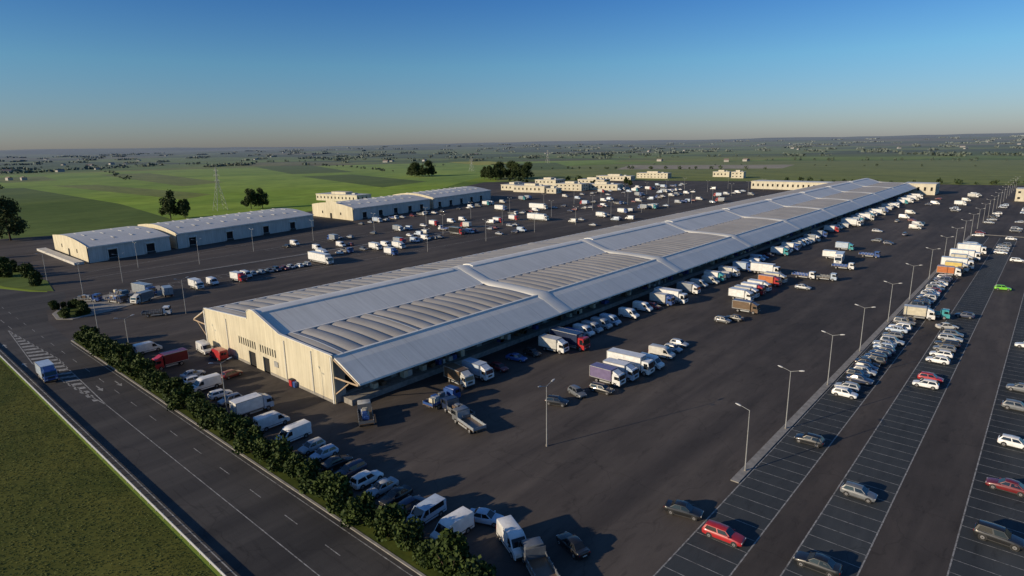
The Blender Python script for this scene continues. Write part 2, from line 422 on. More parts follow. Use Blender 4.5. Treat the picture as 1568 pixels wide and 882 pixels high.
# ------------------------------------------------------------------ main market hall
Y0=55.0; NMOD=9; ML=58.1; Y1=Y0+NMOD*ML
prof=[(-142,8.6),(-121,9.9),(-120.9,11.3),(-120.2,11.8),(-119.2,12.05),(-118.0,12.05),(-117.0,11.8),(-108.2,9.05),(-108,9.0),(-90.4,8.6)]
def top(x):
    for (a,za),(c,zc) in zip(prof,prof[1:]):
        if a<=x<=c: return za+(zc-za)*(x-a)/(c-a)
    return 8.6
hall=empty("market_hall",(0,0,0))
def vault(xa,za,xb,zb,name):
    b=MB(); per=16; seg=8; amp=.34
    for mod in range(NMOD):
        ys=Y0+mod*ML+ (2.6 if mod else .3); ye=Y0+(mod+1)*ML-2.6
        n=per; L=(ye-ys)/n
        for i in range(n):
            rows=[]
            sk=random.uniform(-.04,.04)
            for k in range(seg+1):
                t=k/seg; y=ys+L*(i+t*.985+.0075); dz=amp*math.sin(math.pi*t)**.75 if 0<t<1 else 0
                nx=8; row=[]
                for q in range(nx+1):
                    u=q/nx; bow=.30*math.sin(math.pi*u)
                    row.append((xa+(xb-xa)*u,y,za+(zb-za)*u+(dz+bow+sk)-.22))
                rows.append(row)
            b.loft(rows,M_rvault,False,False)
            for xx,zz in ((xa,za),(xb,zb)):
                b.add([(xx,ys+L*i,zz-.35)]+[(xx+.002,ys+L*(i+k/seg*.985+.0075),zz-.22+(amp*math.sin(math.pi*k/seg)**.75 if 0<k<seg else 0)) for k in range(seg+1)]+[(xx,ys+L*(i+1),zz-.35)],[tuple(range(seg+3))],M_rvault)
            if (i==5 and mod%2==0) or (mod*7+i)%19==0:
                for k in range(6):
                    u0,u1=k/6,(k+1)/6
                    def P(u,dy): 
                        return (xa+(xb-xa)*u,ys+L*(i+.5)+dy,za+(zb-za)*u+amp+.30*math.sin(math.pi*u)-.22+.07)
                    b.quad(P(u0,-.16),P(u1,-.16),P(u1,.16),P(u0,.16),M_trim)
    b.quad((xa,Y0,za-.24),(xb,Y0,zb-.24),(xb,Y1,zb-.24),(xa,Y1,za-.24),M_rgut)
    return b.obj(name,hall,True,40)
vault(-142,8.6,-121,9.9,"vault_roof_west"); vault(-108,9.0,-90.4,8.6,"vault_roof_east")
b=MB()
pr=prof[1:8]+[(-108.0,8.7)]
b.loft([[(x,y,z) for x,z in pr] for y in (Y0+.2,Y1)],M_rwhite,False,False)
b.obj("ridge_roof",hall,True,30)
b=MB()
for mod in range(NMOD):
    ya=Y0+mod*ML+(3 if mod else .2); yb=Y0+(mod+1)*ML-4
    pp=[(-121.15,10.0),(-121.15,11.5),(-120.4,12.0),(-119.2,12.22),(-118.0,12.22),(-116.8,11.95),(-116.8,11.7)]
    b.loft([[(x,y,z) for x,z in pp] for y in (ya,yb)],M_trim,True,True)
b.obj("ridge_monitor",hall,True,30)
b=MB()
for mod in range(NMOD):
    for k in range(5):
        ya=Y0+mod*ML+k*ML/5; yb=ya+ML/5-.04
        b.loft([[(-90.4,y,8.66),(-88.2,y,7.85),(-83.0,y,5.45),(-82.9,y,5.15),(-83.1,y,5.1),(-88.3,y,7.5),(-90.4,y,8.35)] for y in (ya,yb)],M_rwhite,True,True)
b.obj("canopy_east",hall)
b=MB()
b.loft([[(-142,y,8.5),(-144.2,y,7.6),(-149.4,y,5.2),(-149.4,y,4.95),(-144.3,y,7.3),(-142,y,8.2)] for y in (Y0,Y1)],M_rwhite,True,True)
b.obj("canopy_west",hall)
b=MB(); b.box(-90.7,-90.1,Y0,Y1,8.55,8.76,M_trim); b.box(-108.3,-107.8,Y0,Y1,8.95,9.12,M_trim); b.box(-142.3,-141.6,Y0,Y1,8.5,8.68,M_trim); b.obj("roof_flashing",hall)
b=MB()
for mod in range(1,NMOD+1):
    yc=Y0+mod*ML+ (0 if mod<NMOD else -2.5)
    xs=[-121.2,-120.6,-119.4,-117.6,-115,-112,-109.5,-107,-103,-98,-94,-90.4,-88.2,-85.5,-83]
    rings=[]
    for x in xs:
        if x>-90.4: zz=8.66-(x+90.4)*.368 if x<-88.2 else 7.85-(x+88.2)*.4615
        else: zz=top(x)
        wdt=2.7 if x>-107 else 2.1; hh=.58 if x>-107.5 else .32
        if x>-90: hh=.25
        rings.append([(x,yc-wdt*math.cos(math.pi*t/8),zz-.12+hh*math.sin(math.pi*t/8)) for t in range(9)])
    b.loft(rings,M_rwhite,True,True)
    rings=[]
    for x in (-149,-144.5,-142,-135,-128,-121.3):
        z=top(x) if x>=-142 else 8.5+(x+142)*.45
        rings.append([(x,yc-2.4*math.cos(math.pi*t/8),z-.12+.45*math.sin(math.pi*t/8)) for t in range(9)])
    b.loft(rings,M_rvault,True,True)
b.obj("firewall_humps",hall,True,50)
def wall(b,x0,x1,y,topf,ops,mat,depth=.4,xs=None,swap=False,dark=M_dark):
    T=(lambda x,d,z:(x,y+d,z)) if not swap else (lambda x,d,z:(y-d,x,z))
    br=sorted(set([x0,x1]+[o[0] for o in ops]+[o[1] for o in ops]+[x for x in (xs or []) if x0<x<x1]))
    for a,c in zip(br,br[1:]):
        mid=(a+c)/2; oo=sorted([(o[2],o[3]) for o in ops if o[0]<=mid<=o[1]])
        z=0
        for za,zb in oo:
            if za>z: b.quad(T(a,0,z),T(c,0,z),T(c,0,za),T(a,0,za),mat)
            z=zb
        b.quad(T(a,0,z),T(c,0,z),T(c,0,topf(c)),T(a,0,topf(a)),mat)
    for xa,xb,za,zb in ops:
        b.quad(T(xa,0,za),T(xa,depth,za),T(xa,depth,zb),T(xa,0,zb),mat)
        b.quad(T(xb,0,za),T(xb,depth,za),T(xb,depth,zb),T(xb,0,zb),mat)
        b.quad(T(xa,0,zb),T(xb,0,zb),T(xb,depth,zb),T(xa,depth,zb),mat)
        b.quad(T(xa,0,za),T(xb,0,za),T(xb,depth,za),T(xa,depth,za),mat)
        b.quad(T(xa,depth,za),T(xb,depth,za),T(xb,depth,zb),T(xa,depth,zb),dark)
ops=[(-121.8,-118.9,0,3.2),(-115.8,-113.2,0,3.2)]
for i in range(8): ops.append((-125.8+i*.98,-125.8+i*.98+.5,4.0,5.6))
for i in range(7): ops.append((-116.6+i*.98,-116.6+i*.98+.5,4.0,5.6))
b=MB(); xs=[p[0] for p in prof]
wall(b,-142,-90.2,Y0-.35,lambda x:top(min(x,-90.4))+.3,ops,M_wall,.3,xs)
b.quad((-90.2,Y0-.35,0),(-90.2,Y0,0),(-90.2,Y0,8.85),(-90.2,Y0-.35,8.85),M_wall)
b.obj("front_wall",hall)
b=MB()
pc=[(x,top(x)+.3) for x in xs]
b.loft([[(x,Y0-.45,z),(x,Y0+.05,z),(x,Y0+.05,z+.12),(x,Y0-.45,z+.12)] for x,z in pc],M_trim,True,True)
for xx in (-142,-90.6): b.box(xx-.15,xx+.15,Y0-.5,Y0-.36,0,8.6,M_trim)
b.box(-141.8,-122,Y0-.42,Y0-.36,0,.5,M_kerb); b.box(-113,-90.9,Y0-.42,Y0-.36,0,.5,M_kerb)
for xx in (-131,-106.5,-97): b.cyl((xx,Y0-.45,.2),(xx,Y0-.45,8.4),.09,.09,M_trim,6)
b.box(-111,-109.6,Y0-.5,Y0-.36,2.2,3.3,M_steel)
b.obj("front_coping",hall)
b=MB(); M_tan=simple("weathered_frame",(.40,.30,.20),.8)
b.cyl((-90.2,Y0-.1,4.9),(-83.2,Y0-.1,5.1),.16,.16,M_tan,6)
b.cyl((-90.2,Y0-.1,8.2),(-83.1,Y0-.1,5.2),.14,.14,M_tan,6); b.cyl((-90.2,Y0-.12,1.8),(-86,Y0-.12,4.8),.12,.12,M_tan,6)
b.cyl((-142.2,Y0-.1,4.9),(-149.2,Y0-.1,4.9),.16,.16,M_tan,6); b.cyl((-142.2,Y0-.1,8.2),(-149.2,Y0-.1,5.0),.14,.14,M_tan,6); b.cyl((-142.2,Y0-.12,1.8),(-147,Y0-.12,4.8),.12,.12,M_tan,6)
y=Y0+5.81
while y<Y1:
    b.cyl((-90.3,y,4.9),(-83.2,y,5.05),.09,.09,M_steel,4); b.cyl((-90.3,y,2.2),(-85.5,y,4.9),.08,.08,M_steel,4); y+=5.81
b.obj("canopy_brackets",hall)
ops=[]; y=Y0+2
while y<Y1-6:
    ops.append((y,y+4.2,1.1,4.6)); y+=5.81
b=MB(); wall(b,Y0,Y1,-90.4,lambda x:8.5,ops,M_wally,1.2,None,True)
wall(b,Y0,Y1,-142,lambda x:8.5,[],M_wally,1,None,True)
b.quad((-142,Y1,0),(-90.4,Y1,0),(-90.4,Y1,8.5),(-142,Y1,8.5),M_wally)
b.obj("side_walls",hall)
b=MB(); b.box(-90.35,-87.2,Y0+1,Y1,0,1.05,M_kerb)
y=Y0+7
while y<Y1-8:
    if random.random()<.7:
        for k in range(random.randint(1,4)):
            yy=y+random.uniform(-2,2); h=random.uniform(.6,1.5)
            b.box(-89.6,-88.4,yy,yy+1,1.06,1.06+h,random.choice([paint('brown'),paint('cream'),paint('dirtywhite'),paint('blue')]))
    y+=5.8
b.obj("loading_dock",hall)
b=MB(); b.chbox(-104.6,-103.6,Y0-1.2,Y0-.5,0,1.3,paint('red')); b.chbox(-103.4,-102.6,Y0-1.1,Y0-.5,0,1.1,paint('blue')); b.box(-104.65,-103.55,Y0-1.25,Y0-.48,1.3,1.38,M_plast); b.obj("waste_bins")

# ------------------------------------------------------------------ secondary warehouses
def warehouse(name,p0,p1,width,h,rise,steps,doors,offs=0):
    dx,dy=p1[0]-p0[0],p1[1]-p0[1]; L=math.hypot(dx,dy); ang=math.atan2(dy,dx)-math.pi/2
    e=empty(name,(p0[0],p0[1],0),ang); sk=math.tan(ang)*1.1   # plan is a slight parallelogram: gable parallel to the market hall gable
    def fin(b,nm,*a):
        b.v=[(x,y-sk*x,z) for x,y,z in b.v]; b.obj(nm,e,*a)
    b=MB(); arc=[(-width*i/16., h+rise*math.sin(math.pi*i/16.)) for i in range(17)]
    def tf(x): return h+rise*math.sin(math.pi*min(1,max(0,-x/width)))
    xs=[a[0] for a in arc]
    if steps: tpf=lambda x: tf(x)+.5+(1.1 if abs(x+width/2)<width*.13 else 0)
    else: tpf=lambda x: tf(x)+.35
    wall(b,-width,0,0,tpf,[(-width*.55,-width*.5,0,3.2),(-width*.3,-width*.27,2.6,4.2),(-width*.75,-width*.72,2.6,4.2)],M_wall,.3,xs+[-width*.37,-width*.371,-width*.63,-width*.629])
    fin(b,"front_wall")
    b=MB(); dop=[(y,y+3.6,.9,4.2) for y in doors]
    wall(b,0.3,L,0,lambda x:h,dop,M_concr,.5,None,True); 
    b.quad((-width,0,0),(-width,L,0),(-width,L,h),(-width,0,h),M_concr)
    b.quad((-width,L,0),(0,L,0),(0,L,h),(-width,L,h),M_concr)
    fin(b,"side_walls")
    b=MB()
    for y in doors:
        b.box(.01,.25,y-.35,y-.05,.6,4.6,M_trim); b.box(.01,.25,y+3.65,y+3.95,.6,4.6,M_trim); b.box(.01,.9,y-.35,y+3.95,4.6,4.85,M_trim); b.box(.02,.7,y,y+3.6,0,.85,M_plast)
    if doors: fin(b,"dock_door_frames")
    b=MB()
    n=max(6,int(L/4))
    rings=[[(x+(.6 if x==0 else 0)*1.0,.3+(L-.1)*k/n,z+ (.05 if k%2 else .0)) for x,z in arc] for k in range(n+1)]
    b.loft(rings,M_rgrey,False,False)
    fin(b,"curved_roof",True,30)
    b=MB(); b.box(.02,.65,0.3,L+.2,h-.45,h-.02,M_trim)
    y=6
    while y<L-4:
        for fx in (.25,.5,.72):
            x=-width*fx; z=tf(x); b.box(x-2.6,x+2.6,y,y+.8,z+.02,z+.16,M_rgrey)
        y+=8
    fin(b,"fascia_and_rooflights")
    return e
warehouse("warehouse",(-290,70),(-297.6,104),54,6.6,1.6,False,[8,24])
warehouse("warehouse",(-298,107),(-317,188),50,7.0,1.9,False,[6,26,48,66])
warehouse("warehouse",(-322,218),(-333,290),46,7.4,2.0,True,[8,22,36,50,62])
warehouse("warehouse",(-334,294),(-350,371),46,7.6,2.2,False,[6,20,34,48,62])
b=MB(); b.box(-349,-290,65,68.4,0,1.0,M_concr); b.obj("dock_wall")

def block(name,x,y,w,d,h,rz,floors=2,mat=M_cream2,roof=M_rgrey,pent=True):
    e=empty(name,(x,y,0),rz); b=MB(); ops=[]
    fh=h/floors
    for fl in range(floors):
        xx=-w/2+1.2
        while xx<w/2-2.4:
            ops.append((xx,xx+1.5,fl*fh+fh*.38,fl*fh+fh*.74)); xx+=4.4
    wall(b,-w/2,w/2,-d/2,lambda q:h,ops,mat,.25)
    ops=[]
    for fl in range(floors):
        yy=-d/2+1.2
        while yy<d/2-2.4:
            ops.append((yy,yy+1.5,fl*fh+fh*.38,fl*fh+fh*.74)); yy+=4.4
    wall(b,-d/2,d/2,w/2,lambda q:h,ops,mat,.25,None,True)
    b.quad((-w/2,d/2,0),(w/2,d/2,0),(w/2,d/2,h),(-w/2,d/2,h),mat); b.quad((-w/2,-d/2,0),(-w/2,d/2,0),(-w/2,d/2,h),(-w/2,-d/2,h),mat)
    b.obj("walls",e)
    b=MB(); b.box(-w/2-.3,w/2+.3,-d/2-.3,d/2+.3,h+.002,h+.5,mat); b.box(-w/2+.2,w/2-.2,-d/2+.2,d/2-.2,h+.503,h+.56,roof)
    if pent: b.box(-w*.2,w*.15,-d*.25,d*.25,h+.57,h+2.4,mat); b.box(w*.25,w*.32,-d*.1,d*.1,h+.57,h+1.6,M_steel)
    b.obj("flat_roof",e); return e
for x,y,w,d,h,f in ((-372,452,34,14,5.5,1),(-352,488,28,16,6,2),(-330,508,36,14,5,1),(-392,505,24,20,8,2),(-362,540,30,14,7,2),(-408,470,16,30,5,1),(-345,450,10,10,4,1),
   (-398,640,44,14,5,1),(-380,700,40,14,6,2),(-290,742,14,12,7,2),(-455,300,50,16,5,1),(-318,760,20,10,6,1)):
    block("office_building",x,y,w,d,h,R(8),f)
block("end_hall",-182,592,66,20,6.5,0,1,M_cream2,M_rwhite,False)
block("end_hall",-82,588,22,20,8,0,1,M_cream2,M_rwhite,False)
block("service_building",-6,556,30,16,8,0,2)
block("service_building",12,470,18,26,7,0,2)

# ------------------------------------------------------------------ vehicles
def wheel(b,x,y,r,w,side):
    b.cyl((x,y-side*w,r),(x,y,r),r,r,M_rub,14); b.cyl((x,y,r),(x,y+side*.015,r),r*.6,r*.55,M_hub,10)
    b.cyl((x,y+side*.016,r),(x,y+side*.03,r),r*.2,r*.2,M_plast,6)
def pane(b,q,u0,u1,v0,v1,mat,off=.012):
    q=[Vector(p) for p in q]
    def P(u,v): return (q[0]*(1-u)+q[1]*u)*(1-v)+(q[3]*(1-u)+q[2]*u)*v
    n=(q[1]-q[0]).cross(q[3]-q[0]).normalized()
    c=sum(q,Vector())/4
    if n.dot(c-Vector((0,0,.8)))<0: n=-n
    n=n*off
    b.add([P(u0,v0)+n,P(u1,v0)+n,P(u1,v1)+n,P(u0,v1)+n],[(0,1,2,3)],mat)
def car_mesh(kind,col):
    b=MB(); P=paint(col)
    L={'hatch':4.0,'sedan':4.5,'suv':4.6,'wagon':4.6}[kind]; W=1.76 if kind!='suv' else 1.86; hz_=1.48 if kind!='suv' else 1.72
    hw=W/2; lift=.08 if kind=='suv' else 0
    tail=.96 if kind!='sedan' else 1.0
    st=[(.5,.66,.38,.56),(.488,.86,.27,.66),(.45,.95,.22,.74),(.38,.99,.2,.80),(.24,1,.19,.90),(.1,1,.19,.93),(-.1,1,.19,.94),(-.28,1,.19,.95),(-.4,.99,.2,.96),(-.46,.96,.24,tail),(-.49,.9,.3,.9),(-.5,.78,.4,.8)]
    rings=[]
    for fx,fw,zb,zt in st:
        w=hw*fw; zt+=lift; zb+=lift; x=fx*L
        h=[(0,zb),(.8*w,zb),(w*.98,zb+.12),(w,(zb+zt)/2),(w*.97,zt-.1),(w*.88,zt-.01),(w*.5,zt+.025),(0,zt+.035)]
        rings.append([(x,-p[0],p[1]) for p in h]+[(x,p[0],p[1]) for p in h[-2:0:-1]])
    b.loft(rings,P,True)
    if kind=='sedan': xa,xb,ta,tb=.23,-.37,.07,-.22
    elif kind=='hatch': xa,xb,ta,tb=.25,-.48,.09,-.38
    else: xa,xb,ta,tb=.22,-.485,.08,-.42
    zb=.88+lift; zt=hz_
    def sec(xbase,xtop,wb,wt,zt_):
        return [(xbase,-wb,zb),(xtop,-wt,zt_-.05),(xtop,-wt*.85,zt_),(xtop,0,zt_+.03),(xtop,wt*.85,zt_),(xtop,wt,zt_-.05),(xbase,wb,zb)]
    rings=[sec(xa*L,ta*L,hw*.86,hw*.68,zt-.04),sec((xa*.55+xb*.45)*L,(ta*.55+tb*.45)*L,hw*.93,hw*.73,zt),sec(xb*L,tb*L,hw*.84,hw*.66,zt-.05)]
    b.loft(rings,P,True)
    for s in (-1,1):
        r0,r1,r2=rings; i0,i1=(0,1) if s<0 else (6,5)
        pane(b,[r0[i0],r1[i0],r1[i1],r0[i1]],.12,.94,.14,.9,M_glass,.015)
        pane(b,[r1[i0],r2[i0],r2[i1],r1[i1]],.05,.86,.14,.9,M_glass,.015)
    pane(b,[rings[0][0],rings[0][6],rings[0][5],rings[0][1]],.06,.94,.08,.92,M_glass,.02)
    pane(b,[rings[2][0],rings[2][6],rings[2][5],rings[2][1]],.08,.92,.25,.92,M_glass,.02)
    r=.31+lift*.6
    for s in (-1,1):
        for fx in (.315,-.30):
            b.cyl((fx*L,s*(hw-.2),r+.02),(fx*L,s*(hw+.004),r+.02),r*1.18,r*1.18,M_plast,16)
            wheel(b,fx*L,s*(hw+.02),r,.2,s)
        b.box(xa*L-.25,xa*L-.08,s*(hw+.02)-.09,s*(hw+.02)+.09,.93+lift,1.04+lift,P)
        b.box(.465*L,.492*L,s*hw*.62-.16,s*hw*.62+.16,.56+lift,.68+lift,M_lampw)
        b.box(-.497*L,-.47*L,s*hw*.72-.12,s*hw*.72+.12,.68+lift,.86+lift,M_lampr)
        b.box(-.28*L,.28*L,s*hw-.012,s*hw+.012,.2+lift,.3+lift,M_plast)
    b.box(.49*L,.505*L,-hw*.45,hw*.45,.34+lift,.5+lift,M_plast); b.box(-.505*L,-.49*L,-.26,.26,.5+lift,.61+lift,M_lampw)
    return b.mesh("car_"+kind+col,True,38)
def cabprofile(b,prof_,hw,mat,taper=1.2,k=.08):
    c=Vector((sum(p[0] for p in prof_)/len(prof_),sum(p[1] for p in prof_)/len(prof_)))
    def lay(y,s):
        out=[]
        for x,z in prof_:
            xx=c.x+(x-c.x)*s; zz=c.y+(z-c.y)*s
            yy=y*(1-k*max(0,zz-taper))
            out.append((xx,yy,zz))
        return out
    b.loft([lay(-hw,.965),lay(-hw+.07,1),lay(hw-.07,1),lay(hw,.965)],mat,True)
def van_mesh(col,L=5.4,Hv=2.35,windows=False):
    b=MB(); P=paint(col); e=L/2; hw=.98
    pr=[(e,.35),(e,.75),(e-.12,1.02),(e-.75,1.25),(e-1.4,2.05),(e-1.75,Hv-.06),(e-2.1,Hv),(-e+.15,Hv),(-e,Hv-.15),(-e,.35)]
    cabprofile(b,pr,hw,P,1.2,.07)
    w=hw-.07; k=lambda z:w*(1-.07*max(0,z-1.2))
    pane(b,[(e-.78,-k(1.27),1.27),(e-.78,k(1.27),1.27),(e-1.4,k(2.05),2.05),(e-1.4,-k(2.05),2.05)],.03,.97,.03,.95,M_glass,.02)
    K=lambda z:(hw+.0)*(1-.07*max(0,z-1.2))+.006
    for s in (-1,1):
        b.add([(e-1.0,s*K(1.3),1.3),(e-2.0,s*K(1.3),1.3),(e-2.0,s*K(1.95),1.95),(e-1.5,s*K(1.95),1.95)],[(0,1,2,3)],M_glass)
        if windows: b.add([(e-2.15,s*K(1.3),1.3),(-e+.5,s*K(1.3),1.3),(-e+.5,s*K(1.95),1.95),(e-2.15,s*K(1.95),1.95)],[(0,1,2,3)],M_glass)
        for x in (e-.95,-e+1.1):
            b.cyl((x,s*(hw-.2),.38),(x,s*(hw+.006),.38),.42,.42,M_plast,14); wheel(b,x,s*(hw+.02),.34,.22,s)
        b.box(e-.1,e-.0,s*.7-.15,s*.7+.15,.72,.92,M_lampw); b.box(-e-.01,-e+.05,s*.86-.07,s*.86+.07,.9,1.5,M_lampr)
        b.box(e-1.3,e-1.15,s*(hw+.12)-.08,s*(hw+.12)+.08,1.3,1.55,M_plast)
        b.box(-e+.3,e-.9,s*(hw)-.01,s*(hw)+.012,.62,.7,M_plast)
    b.box(e-.02,e+.04,-.85,.85,.36,.6,M_plast); b.box(-e-.04,-e+.02,-.85,.85,.36,.55,M_plast)
    b.add([(-e-.012,-.6,1.35),(-e-.012,-.05,1.35),(-e-.012,-.05,1.9),(-e-.012,-.6,1.9)],[(0,1,2,3)],M_glass)
    b.add([(-e-.012,.6,1.35),(-e-.012,.05,1.35),(-e-.012,.05,1.9),(-e-.012,.6,1.9)],[(0,1,2,3)],M_glass)
    return b.mesh("van_"+col,True,35)
def cab(b,e,col,Hc=2.6,hw=1.1,deflect=True):
    P=paint(col)
    pr=[(e,.45),(e,1.2),(e-.08,1.5),(e-.3,Hc-.12),(e-.45,Hc),(e-1.7,Hc),(e-1.75,Hc-.1),(e-1.75,.55),(e-.2,.45)]
    cabprofile(b,pr,hw,P,1.4,.03)
    k=lambda z:(hw-.07)*(1-.03*max(0,z-1.4))
    pane(b,[(e-.08,-k(1.5),1.5),(e-.08,k(1.5),1.5),(e-.3,k(Hc-.12),Hc-.12),(e-.3,-k(Hc-.12),Hc-.12)],.03,.97,.02,.9,M_glass,.02)
    for s in (-1,1):
        y=s*(hw*(1-.03*.4)+.008)
        b.add([(e-.35,y,1.5),(e-1.25,y,1.5),(e-1.25,y,Hc-.35),(e-.5,y,Hc-.35)],[(0,1,2,3)],M_glass)
        b.box(e-.35,e-.15,s*(hw+.16)-.1,s*(hw+.16)+.1,1.55,2.15,M_plast)
        b.box(e-.03,e+.03,s*.8-.18,s*.8+.18,.68,.9,M_lampw)
    b.box(e-.02,e+.05,-hw*.95,hw*.95,.4,.62,M_plast); b.box(e-.02,e+.02,-.55,.55,.95,1.3,M_plast)
    if deflect: b.add([(e-.6,-.85,Hc+.0),(e-.6,.85,Hc),(e-1.7,.85,Hc+.55),(e-1.7,-.85,Hc+.55),(e-1.7,-.85,Hc),(e-1.7,.85,Hc)],[(0,1,2,3),(0,3,4),(1,5,2),(2,5,4,3)],P)
def truck_mesh(boxc,cabc,L=7.0,Hb=3.3,kind='box'):
    b=MB(); e=L/2; B=paint(boxc)
    b.box(-e+.1,e-1.0,-.45,.45,.62,.85,M_plast)
    cab(b,e,cabc,2.45 if L<9 else 2.9,1.08 if L<9 else 1.2,L<9 and kind=='box')
    x1=e-1.95; hw=1.15 if L<9 else 1.24
    if kind=='box':
        b.chbox(-e,x1,-hw,hw,.95,Hb,B,.05)
        for s in (-1,1):
            b.box(-e-.01,x1+.01,s*hw-.03,s*hw+.03,.93,1.05,M_steel); b.box(-e-.01,x1+.01,s*hw-.035,s*hw+.03,Hb-.1,Hb-.0+.01,M_steel)
            n=int((x1+e)/1.5)
            for i in range(1,n): 
                xx=-e+i*(x1+e)/n; b.box(xx-.02,xx+.02,s*hw-.01,s*hw+.015,1.06,Hb-.1,B)
            b.box(-e-.03,-e+.06,s*hw-.06,s*hw+.02,.95,Hb,M_steel)
            b.box(-e-.035,-e+.0,s*.95-.12,s*.95+.12,.75,.9,M_lampr)
        b.box(-e-.03,-e-.0,-.02,.02,1.0,Hb-.1,M_plast)
        b.box(x1+.02,x1+.25,-.6,.6,Hb-.8,Hb-.2,M_steel)
    else:
        b.box(-e,x1,-hw,hw,.9,1.05,paint('brown'))
        for s in (-1,1):
            b.box(-e,x1,s*hw-.03,s*hw+.03,1.05,1.5,B)
            for i in range(6): 
                xx=-e+.05+i*(x1+e-.1)/5; b.box(xx-.04,xx+.04,s*hw-.05,s*hw+.05,.85,1.6,M_steel)
        b.box(x1-.06,x1,-hw,hw,1.05,2.3,B); b.box(-e,-e+.05,-hw,hw,1.05,1.5,B)
        if kind=='load':
            for i in range(9):
                xx=random.uniform(-e+.3,x1-1.2); yy=random.uniform(-.9,.1); b.chbox(xx,xx+1,yy,yy+.8,1.06,1.4+random.random()*.9,random.choice([paint('brown'),paint('cream'),paint('grey'),paint('blue'),paint('tarp')]),.08)
    r=.42 if L<9 else .5
    wx=[e-1.1,-e+1.5]+([-e+2.7] if L>8 else [])+([-e+3.9] if L>11 else [])+([e-3.2] if L>11 else [])
    for x in wx:
        for s in (-1,1):
            wheel(b,x,s*(hw-.03),r,.45 if x<e-2 else .28,s)
            b.box(x-r*1.05,x+r*1.05,s*(hw-.25)-.22,s*(hw-.25)+.2,r*2.02,r*2.02+.05,M_plast)
    for s in (-1,1): b.box(-e+3.2 if L>8 else -e+2.2,e-2.1,s*(hw-.05)-.02,s*(hw-.05)+.02,.45,.75,M_steel)
    return b.mesh("truck_%s_%s"%(boxc,cabc),True,30)
cache={}
def V(kind,x,y,h,*a):
    key=(kind,)+a
    if key not in cache:
        if kind in('hatch','sedan','suv','wagon'): cache[key]=car_mesh(kind,a[0])
        elif kind=='van': cache[key]=van_mesh(a[0],5.3,2.35)
        elif kind=='bus': cache[key]=van_mesh(a[0],5.0,2.0,True)
        elif kind=='truck': cache[key]=truck_mesh(a[0],a[1],6.6,3.1)
        elif kind=='bigtruck': cache[key]=truck_mesh(a[0],a[1],9.3,3.6)
        elif kind=='semi': cache[key]=truck_mesh(a[0],a[1],14.5,3.9)
        elif kind=='flat': cache[key]=truck_mesh(a[0],a[1],7.0,3,'flat')
        elif kind=='load': cache[key]=truck_mesh(a[0],a[1],7.0,3,'load')
    nm={'hatch':'parked_car','sedan':'parked_car','suv':'parked_car','wagon':'parked_car','van':'delivery_van','bus':'minivan','truck':'box_truck','bigtruck':'box_truck','semi':'semi_trailer_truck','flat':'flatbed_truck','load':'loaded_flatbed_truck'}[kind]
    return inst(cache[key],nm,(x,y,.012),R(h+random.uniform(-3,3)))
CK=['hatch','sedan','wagon','hatch','suv']
CC=['white','silver','silver','grey','black','navy','white','grey','darkred','navy','bluewhite','silver']
def rcar(x,y,h): return V(random.choice(CK),x,y,h+random.choice([0,180]),random.choice(CC))
def rany(x,y,h):
    q=random.random()
    if q<.48: return rcar(x,y,h)
    if q<.76: return V('van',x,y,h,random.choice(['white','white','dirtywhite','bluewhite','silver','grey']))
    if q<.92: return V('truck',x,y,h,random.choice(['white','dirtywhite','tarp','bluewhite']),random.choice(['white','blue','white','red','teal']))
    return V('flat',x,y,h,random.choice(['grey','blue']),random.choice(['white','blue']))
row=[(-148,44,'van','white'),(-134,43.5,'truck','darkred','red'),(-124,44,'sedan','silver'),(-120.5,43,'hatch','white'),(-115.5,43,'van','white'),(-109.5,43,'hatch','white'),
 (-105.5,43,'hatch','silver'),(-98,43.5,'truck','white','bluewhite'),(-90.5,43,'van','white'),(-83.5,42.8,'van','white'),(-78.3,42.8,'hatch','silver'),(-75,42.8,'hatch','bluewhite'),
 (-71.3,42.5,'sedan','black'),(-68,42.5,'wagon','navy'),(-64.2,42.5,'suv','white'),(-61,42.6,'sedan','silver'),(-58,42.5,'sedan','black'),(-55,42.5,'hatch','navy'),(-51.8,42.3,'bus','bluewhite'),(-47,42,'van','white')]
for r_ in row: V(r_[2],r_[0],r_[1],random.choice([90,-90]),*r_[3:])
V('sedan',-46,46.5,25,'bluewhite'); V('van',-40.3,45,-25,'white'); V('flat',-35,43.3,150,'grey','grey'); V('sedan',-35,49,160,'black'); V('sedan',-28.6,63,15,'black')
V('wagon',-23,61.5,5,'red'); V('sedan',-13.5,63,185,'black'); V('hatch',-22.5,91.5,180,'black'); V('hatch',-13.5,80.5,0,'grey')
V('hatch',-23,113.5,0,'white'); V('hatch',-13,127,180,'white'); V('hatch',-12.8,131,0,'red'); V('suv',.5,80.5,0,'black'); V('sedan',.5,94,180,'darkred'); V('hatch',.5,109,0,'white')
y=117
while y<172:
    if random.random()<.9: V(random.choice(CK),-23+random.uniform(-.6,.6),y,random.choice([0,180]),random.choice(['silver','white','grey','navy','bluewhite','black','silver']))
    y+=2.6
V('truck',-21.5,177,8,'cream','white'); V('flat',-19,180.5,0,'teal','teal')
y=183
while y<236:
    if random.random()<.75: rcar(-23,y,0)
    y+=2.8
for y,a in ((240,('truck','orange','white')),(245,('flat','brown','brown')),(250,('truck','yellow','dirtywhite')),(256,('bigtruck','white','white')),(262,('van','white')),(268,('truck','cream','dirtywhite')),(276,('bigtruck','white','white')),(284,('van','silver')),(292,('bigtruck','white','white')),(300,('truck','white','blue')),(308,('van','white'))): V(a[0],-22+random.uniform(-1,1),y,0,*a[1:])
for y in (143,147.5,152,156,161,165): V(random.choice(CK),-13.2,y,random.choice([0,180]),random.choice(['silver','white','grey','silver','black']))
